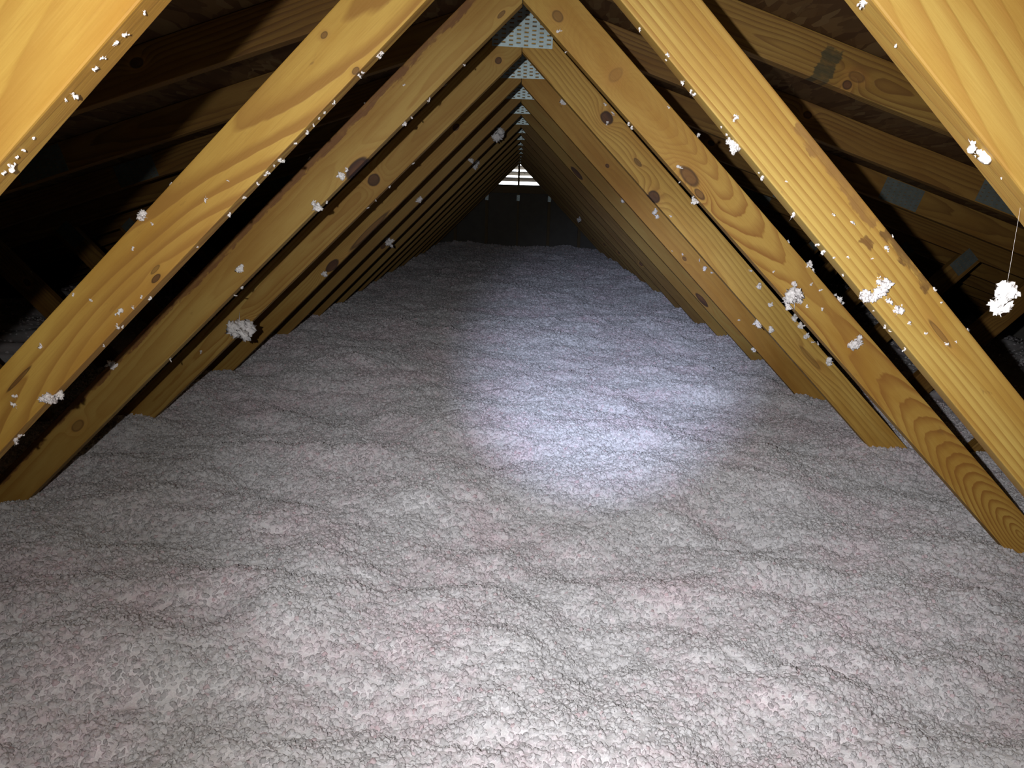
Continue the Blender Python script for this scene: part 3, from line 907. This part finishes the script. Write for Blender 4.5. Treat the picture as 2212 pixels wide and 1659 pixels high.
SMALL_T = [tuft_mesh(k + 1, 3, 0.30) for k in range(5)]
BIG_T = [tuft_mesh(k + 31, 13, 0.36) for k in range(4)]
TUFTS = [('L',-1,0.434,-0.0492,0.0039), ('L',-1,0.446,-0.0557,0.0039), ('L',-1,0.46,-0.0516,0.0039), ('L',-1,0.471,-0.0595,0.005), ('L',-1,0.499,-0.0478,0.0058), ('L',-1,0.507,-0.0555,0.0029), ('L',-1,0.549,-0.0474,0.0033), ('L',-1,0.57,-0.0453,0.0037), ('L',-1,0.562,-0.0621,0.0033), ('L',-1,0.579,-0.0626,0.0059), ('L',-1,0.587,-0.0636,0.0041), ('L',-1,0.412,-0.0621,0.0028), ('L',-1,0.383,-0.0686,0.0053), ('L',-1,0.579,-0.0477,0.0033),
         ('L',0,0.305,-0.0527,0.0083),
         ('L',0,0.298,-0.0598,0.0097),
         ('L',0,0.338,-0.0551,0.0056),
         ('L',0,0.344,-0.0629,0.0063),
         ('L',0,0.403,-0.0539,0.0063),
         ('L',0,0.422,-0.0544,0.0056),
         ('L',0,0.434,-0.0545,0.0049),
         ('L',0,0.449,-0.0542,0.0042),
         ('L',0,0.463,-0.0562,0.0071),
         ('L',0,0.49,-0.056,0.005),
         ('L',0,0.523,-0.0624,0.0107),
         ('L',0,0.552,-0.0554,0.0093),
         ('L',0,0.559,-0.0644,0.0043),
         ('L',0,0.576,-0.0533,0.0065),
         ('L',0,0.606,-0.0574,0.0072),
         ('L',0,0.538,-0.049,0.005),
         ('L',0,0.738,0.041,0.0145),
         ('L',0,0.739,0.0246,0.0058),
         ('L',0,0.648,-0.0093,0.0072),
         ('L',0,0.603,-0.016,0.0043),
         ('L',0,0.791,0.02,0.0066),
         ('L',0,0.675,0.0478,0.0058),
         ('L',0,0.903,0.0124,0.0067),
         ('L',0,0.916,0.0386,0.0059),
         ('L',0,0.885,-0.033,0.0105),
         ('L',0,0.861,-0.0397,0.006),
         ('L',0,0.905,-0.0426,0.0067),
         ('L',0,0.839,-0.0393,0.0059),
         ('L',0,0.836,-0.0533,0.0067),
         ('L',0,0.905,-0.0572,0.006),
         ('L',0,1.02,0.0227,0.0091),
         ('L',0,0.644,-0.0546,0.008),
         ('L',0,0.719,-0.0527,0.0037),
         ('L',0,1.082,-0.0422,0.0199),
         ('L',0,1.071,-0.0487,0.0138),
         ('L',0,1.118,-0.0021,0.0092),
         ('L',0,1.13,-0.0126,0.01),
         ('L',0,0.952,-0.0551,0.006),
         ('L',0,1.188,-0.0547,0.0124),
         ('L',0,1.171,-0.0541,0.0078), ('L',1,1.279,0.0416,0.0203), ('L',1,1.385,0.0449,0.0068), ('L',1,0.309,0.0112,0.0062), ('L',1,0.293,-0.0522,0.0094), ('L',1,0.181,-0.0573,0.0062), ('L',1,0.369,-0.0457,0.0136), ('L',1,0.347,-0.0493,0.0052), ('L',1,0.552,-0.0288,0.017), ('L',1,0.535,-0.0281,0.0106), ('L',1,0.645,-0.0401,0.0193), ('L',1,0.622,-0.0548,0.0075), ('L',1,0.401,0.0471,0.0052), ('L',1,0.581,0.0525,0.0063), ('L',1,0.879,-0.0151,0.0175), ('L',1,0.913,-0.0522,0.0088), ('L',1,0.941,-0.0477,0.0077), ('L',1,1.171,-0.0458,0.009), ('L',2,1.206,-0.025,0.0737), ('L',2,0.455,-0.0458,0.0084), ('L',2,0.615,-0.0485,0.0085), ('L',2,0.646,-0.0477,0.0085), ('L',2,0.553,-0.0472,0.0085), ('L',2,1.362,-0.0011,0.0119), ('L',2,0.933,0.0497,0.0072), ('L',2,1.246,0.0483,0.0074), ('L',3,1.046,-0.0314,0.0217), ('L',4,0.629,-0.0326,0.0254), ('L',5,0.964,-0.0245,0.05), ('L',5,0.158,-0.0234,0.0629), ('L',6,0.343,-0.0112,0.039), ('L',5,0.347,-0.027,0.0244),
         ('R',-1,0.377,-0.0633,0.006),
         ('R',-1,0.374,-0.0612,0.0032),
         ('R',-1,0.378,-0.0551,0.0049),
         ('R',-1,0.517,-0.0601,0.0087),
         ('R',-1,0.528,-0.0602,0.0124),
         ('R',-1,0.417,-0.0464,0.0028),
         ('R',-1,0.556,-0.0578,0.0018),
         ('R',0,0.258,-0.0551,0.0048),
         ('R',0,0.316,-0.0549,0.0035),
         ('R',0,0.314,-0.0425,0.0076),
         ('R',0,0.357,-0.0591,0.0077),
         ('R',0,0.376,-0.0565,0.0063),
         ('R',0,0.382,-0.0517,0.0077),
         ('R',0,0.448,-0.0222,0.0098),
         ('R',0,0.451,-0.0276,0.007),
         ('R',0,0.47,-0.0589,0.0113),
         ('R',0,0.482,-0.0588,0.017),
         ('R',0,0.448,-0.0505,0.0042),
         ('R',0,0.461,-0.0503,0.0049),
         ('R',0,0.576,-0.0256,0.0043),
         ('R',0,0.55,-0.061,0.0079),
         ('R',0,0.539,-0.0591,0.0036),
         ('R',0,0.627,-0.0587,0.0115),
         ('R',0,0.697,0.0111,0.0087),
         ('R',0,0.665,-0.003,0.0058),
         ('R',0,0.705,-0.0495,0.0087),
         ('R',0,0.688,-0.0627,0.0073),
         ('R',0,0.718,-0.042,0.0044),
         ('R',0,0.734,-0.0263,0.0051),
         ('R',0,0.76,-0.0005,0.0044),
         ('R',0,0.764,0.0276,0.008),
         ('R',0,0.792,-0.0434,0.0088),
         ('R',0,0.804,-0.0399,0.0206),
         ('R',0,0.812,-0.0268,0.0206),
         ('R',0,0.804,-0.0107,0.0176),
         ('R',0,0.828,-0.0214,0.0118),
         ('R',0,0.856,-0.0199,0.0148),
         ('R',0,0.851,-0.009,0.0044),
         ('R',0,0.884,-0.0179,0.0074),
         ('R',0,0.914,-0.0078,0.0059),
         ('R',0,0.95,0.005,0.0082),
         ('R',0,0.959,0.0188,0.0045),
         ('R',0,0.959,0.0452,0.0082),
         ('R',0,0.753,0.0439,0.0036),
         ('R',0,0.866,0.0431,0.0073),
         ('R',0,0.89,0.0406,0.0044),
         ('R',0,0.753,-0.0571,0.0044),
         ('R',0,0.833,-0.0594,0.0037),
         ('R',0,0.876,-0.0567,0.0045),
         ('R',0,0.919,-0.0536,0.0067),
         ('R',0,0.866,-0.0566,0.0067),
         ('R',1,0.387,0.0393,0.0073),
         ('R',1,0.481,0.0712,0.0115),
         ('R',1,0.918,-0.0292,0.046),
         ('R',1,0.914,-0.0116,0.0284),
         ('R',1,0.915,-0.0458,0.0219),
         ('R',1,0.928,-0.0555,0.0132),
         ('R',1,1.104,0.0131,0.0266),
         ('R',1,0.982,0.0038,0.0088),
         ('R',1,0.918,0.0227,0.0087),
         ('R',1,0.943,0.0303,0.0066),
         ('R',1,0.892,-0.0093,0.0131),
         ('R',1,0.953,-0.0181,0.0088),
         ('R',1,0.835,-0.0225,0.0065),
         ('R',1,0.881,0.0511,0.0152),
         ('R',1,0.806,0.0496,0.0086),
         ('R',1,0.902,0.0489,0.0087),
         ('R',1,0.979,0.0489,0.0087),
         ('R',1,0.996,0.0493,0.0153),
         ('R',1,1.008,0.0494,0.0088),
         ('R',1,0.881,0.0416,0.0087),
         ('R',1,0.1,-0.0287,0.0092),
         ('R',1,0.143,-0.0544,0.0051),
         ('R',1,0.503,-0.0252,0.0106),
         ('R',1,0.354,-0.0475,0.0084),
         ('R',1,0.365,-0.0496,0.0084),
         ('R',1,0.53,-0.0559,0.0064),
         ('R',1,0.587,-0.056,0.0149),
         ('R',1,0.576,-0.056,0.0064),
         ('R',2,0.317,0.0331,0.0124),
         ('R',2,0.277,0.0351,0.011),
         ('R',2,0.322,0.0024,0.0125),
         ('R',2,0.658,-0.0362,0.0085),
         ('R',2,1.082,0.0154,0.0146),
         ('R',2,1.1,-0.0475,0.0234),
         ('R',2,1.112,-0.0669,0.0147),
         ('R',2,1.141,-0.0339,0.0176),
         ('R',2,1.01,0.0256,0.0145),
         ('R',2,1.163,0.0435,0.0175),
         ('R',2,1.199,0.0409,0.0205),
         ('R',2,1.236,0.0354,0.0147),
         ('R',2,1.261,0.036,0.0118),
         ('R',2,1.35,0.0408,0.0237),
         ('R',2,1.281,0.0523,0.0088),
         ('R',2,0.955,0.0348,0.0087),
         ('R',3,0.688,0.015,0.0177),
         ('R',3,0.706,0.0089,0.0159),
         ('R',3,0.941,0.0213,0.0108),
         ('R',3,0.981,0.009,0.0162),
         ('R',3,0.846,-0.0362,0.0072),
         ('R',3,0.88,-0.0133,0.0107),
         ('R',3,1.364,-0.0516,0.0147),
         ('R',3,1.229,-0.0192,0.0091),
         ('R',3,1.014,0.0234,0.0108),
         ('R',4,0.626,0.0135,0.0317),
         ('R',3,0.154,0.0246,0.0206),
         ('R',11,0.852,-0.0415,0.0458)]
SIDE_W = {'L': 'left', 'R': 'right'}
NAMED = {('L', 2, 1.206, -0.025): 'fluffy round lump of insulation low on the left web of the fourth truss',
         ('R', 1, 0.918, -0.0292): 'big white clump midway down the right web of the flame-grained third truss',
         ('R', 0, 0.804, -0.0399): 'lowest lump of the white cluster on the brightest right web',
         ('R', 0, 0.812, -0.0268): 'middle lump of the white cluster on the brightest right web',
         ('R', 1, 1.104, 0.0131): 'pale flat tuft below the big clump on the flame-grained right web',
         ('L', 0, 1.082, -0.0422): 'white tuft at the bottom left beside a dark crack in the wood',
         ('L', 5, 0.158, -0.0234): 'pinkish tuft near the ridge on the left web of the seventh truss',
         ('L', 5, 0.964, -0.0245): 'pale tuft low on the left web of the seventh truss, above the floor'}


def tuft_at(loc, size, label, group, big=False, stretch=(1, 1, 1)):
    me_ = random.choice(BIG_T if big else SMALL_T)
    o = link('insulation_tuft', me_)
    o.location = loc
    o.rotation_euler = (random.uniform(-.5, .5), random.uniform(0, 6.28), random.uniform(-.5, .5))
    k = size * (0.62 if big else 0.68)
    o.scale = (k * stretch[0], k * stretch[1], k * stretch[2])
    tag(o, label, 'fluff', group)
    return o


NTH = ('first second third fourth fifth sixth seventh eighth ninth tenth eleventh twelfth thirteenth fourteenth fifteenth sixteenth seventeenth '
       'eighteenth nineteenth twentieth').split()
PLACE = {'lo': 'lower edge', 'up': 'upper edge', 'fa': 'face'}
rows = {}
for t in TUFTS:
    if t[:3] == ('R', 1, 0.914):            # part of the big clump beside it
        continue
    pl = 'lo' if t[3] < -.036 else 'up' if t[3] > .036 else 'fa'
    rows.setdefault((t[0], t[1], pl), []).append(t)
for (s, n, pl), items in rows.items():
    o2, d, yv, sg = web_frame(s, n)
    items.sort(key=lambda t: t[2])
    for i, (_, _, u, v, size) in enumerate(items):
        r, v0 = size / 2, v
        if v < -HW:
            v, Y = max(v, -HW - r * .7), T(n) + .012
        elif v > HW:
            v, Y = min(v, HW + r * .6), T(n) + .008
        else:
            Y = T(n) - r * .22
        p = (o2[0] + u * d[0] + v * yv[0], Y, o2[1] + u * d[1] + v * yv[1])
        lab = NAMED.get((s, n, u, v0))
        if not lab:
            who = '%s web of the %s truss' % (SIDE_W[s], ORD[n])
            at_ = NTH[i] if i < 20 else NTH[len(items) - 1 - i]
            if len(items) == 1:
                lab = 'lone white insulation fleck on the %s of the %s' % (PLACE[pl], who)
            elif i < 20:
                lab = '%s white fleck down the %s of the %s' % (at_, PLACE[pl], who)
            else:
                lab = '%s fleck from the bottom, %s, %s' % (at_, PLACE[pl], who)
        tuft_at(p, size, lab, 'insulation flecks caught on the timber', size > 0.013)

# lump hanging on a fibre below the nearest right web
o2, d, yv, sg = web_frame('R', -1)
Yh = T(-1) + .02
k = (Yh - CAM.y) / ray(2171, 640).y
pc = CAM + ray(2171, 640) * k
k2 = web_frame('R', -1)
zt = LO[('R', -1)][0] - pc.x * abs(LO[('R', -1)][1])
h = tuft_at(pc, .0165, 'large bright lump of insulation dangling at the right edge of the photo', None, True, (1, 1, 1.25))
h.rotation_euler = (0.2, 0.4, 0.1)
fibre = link('fibre', box('fibre', -.00005, .00005, -.00005, .00005, 0, max(.02, zt - pc.z + .002)), h, TUFT)
fibre.matrix_parent_inverse = h.matrix_basis.inverted()
fibre.location = pc
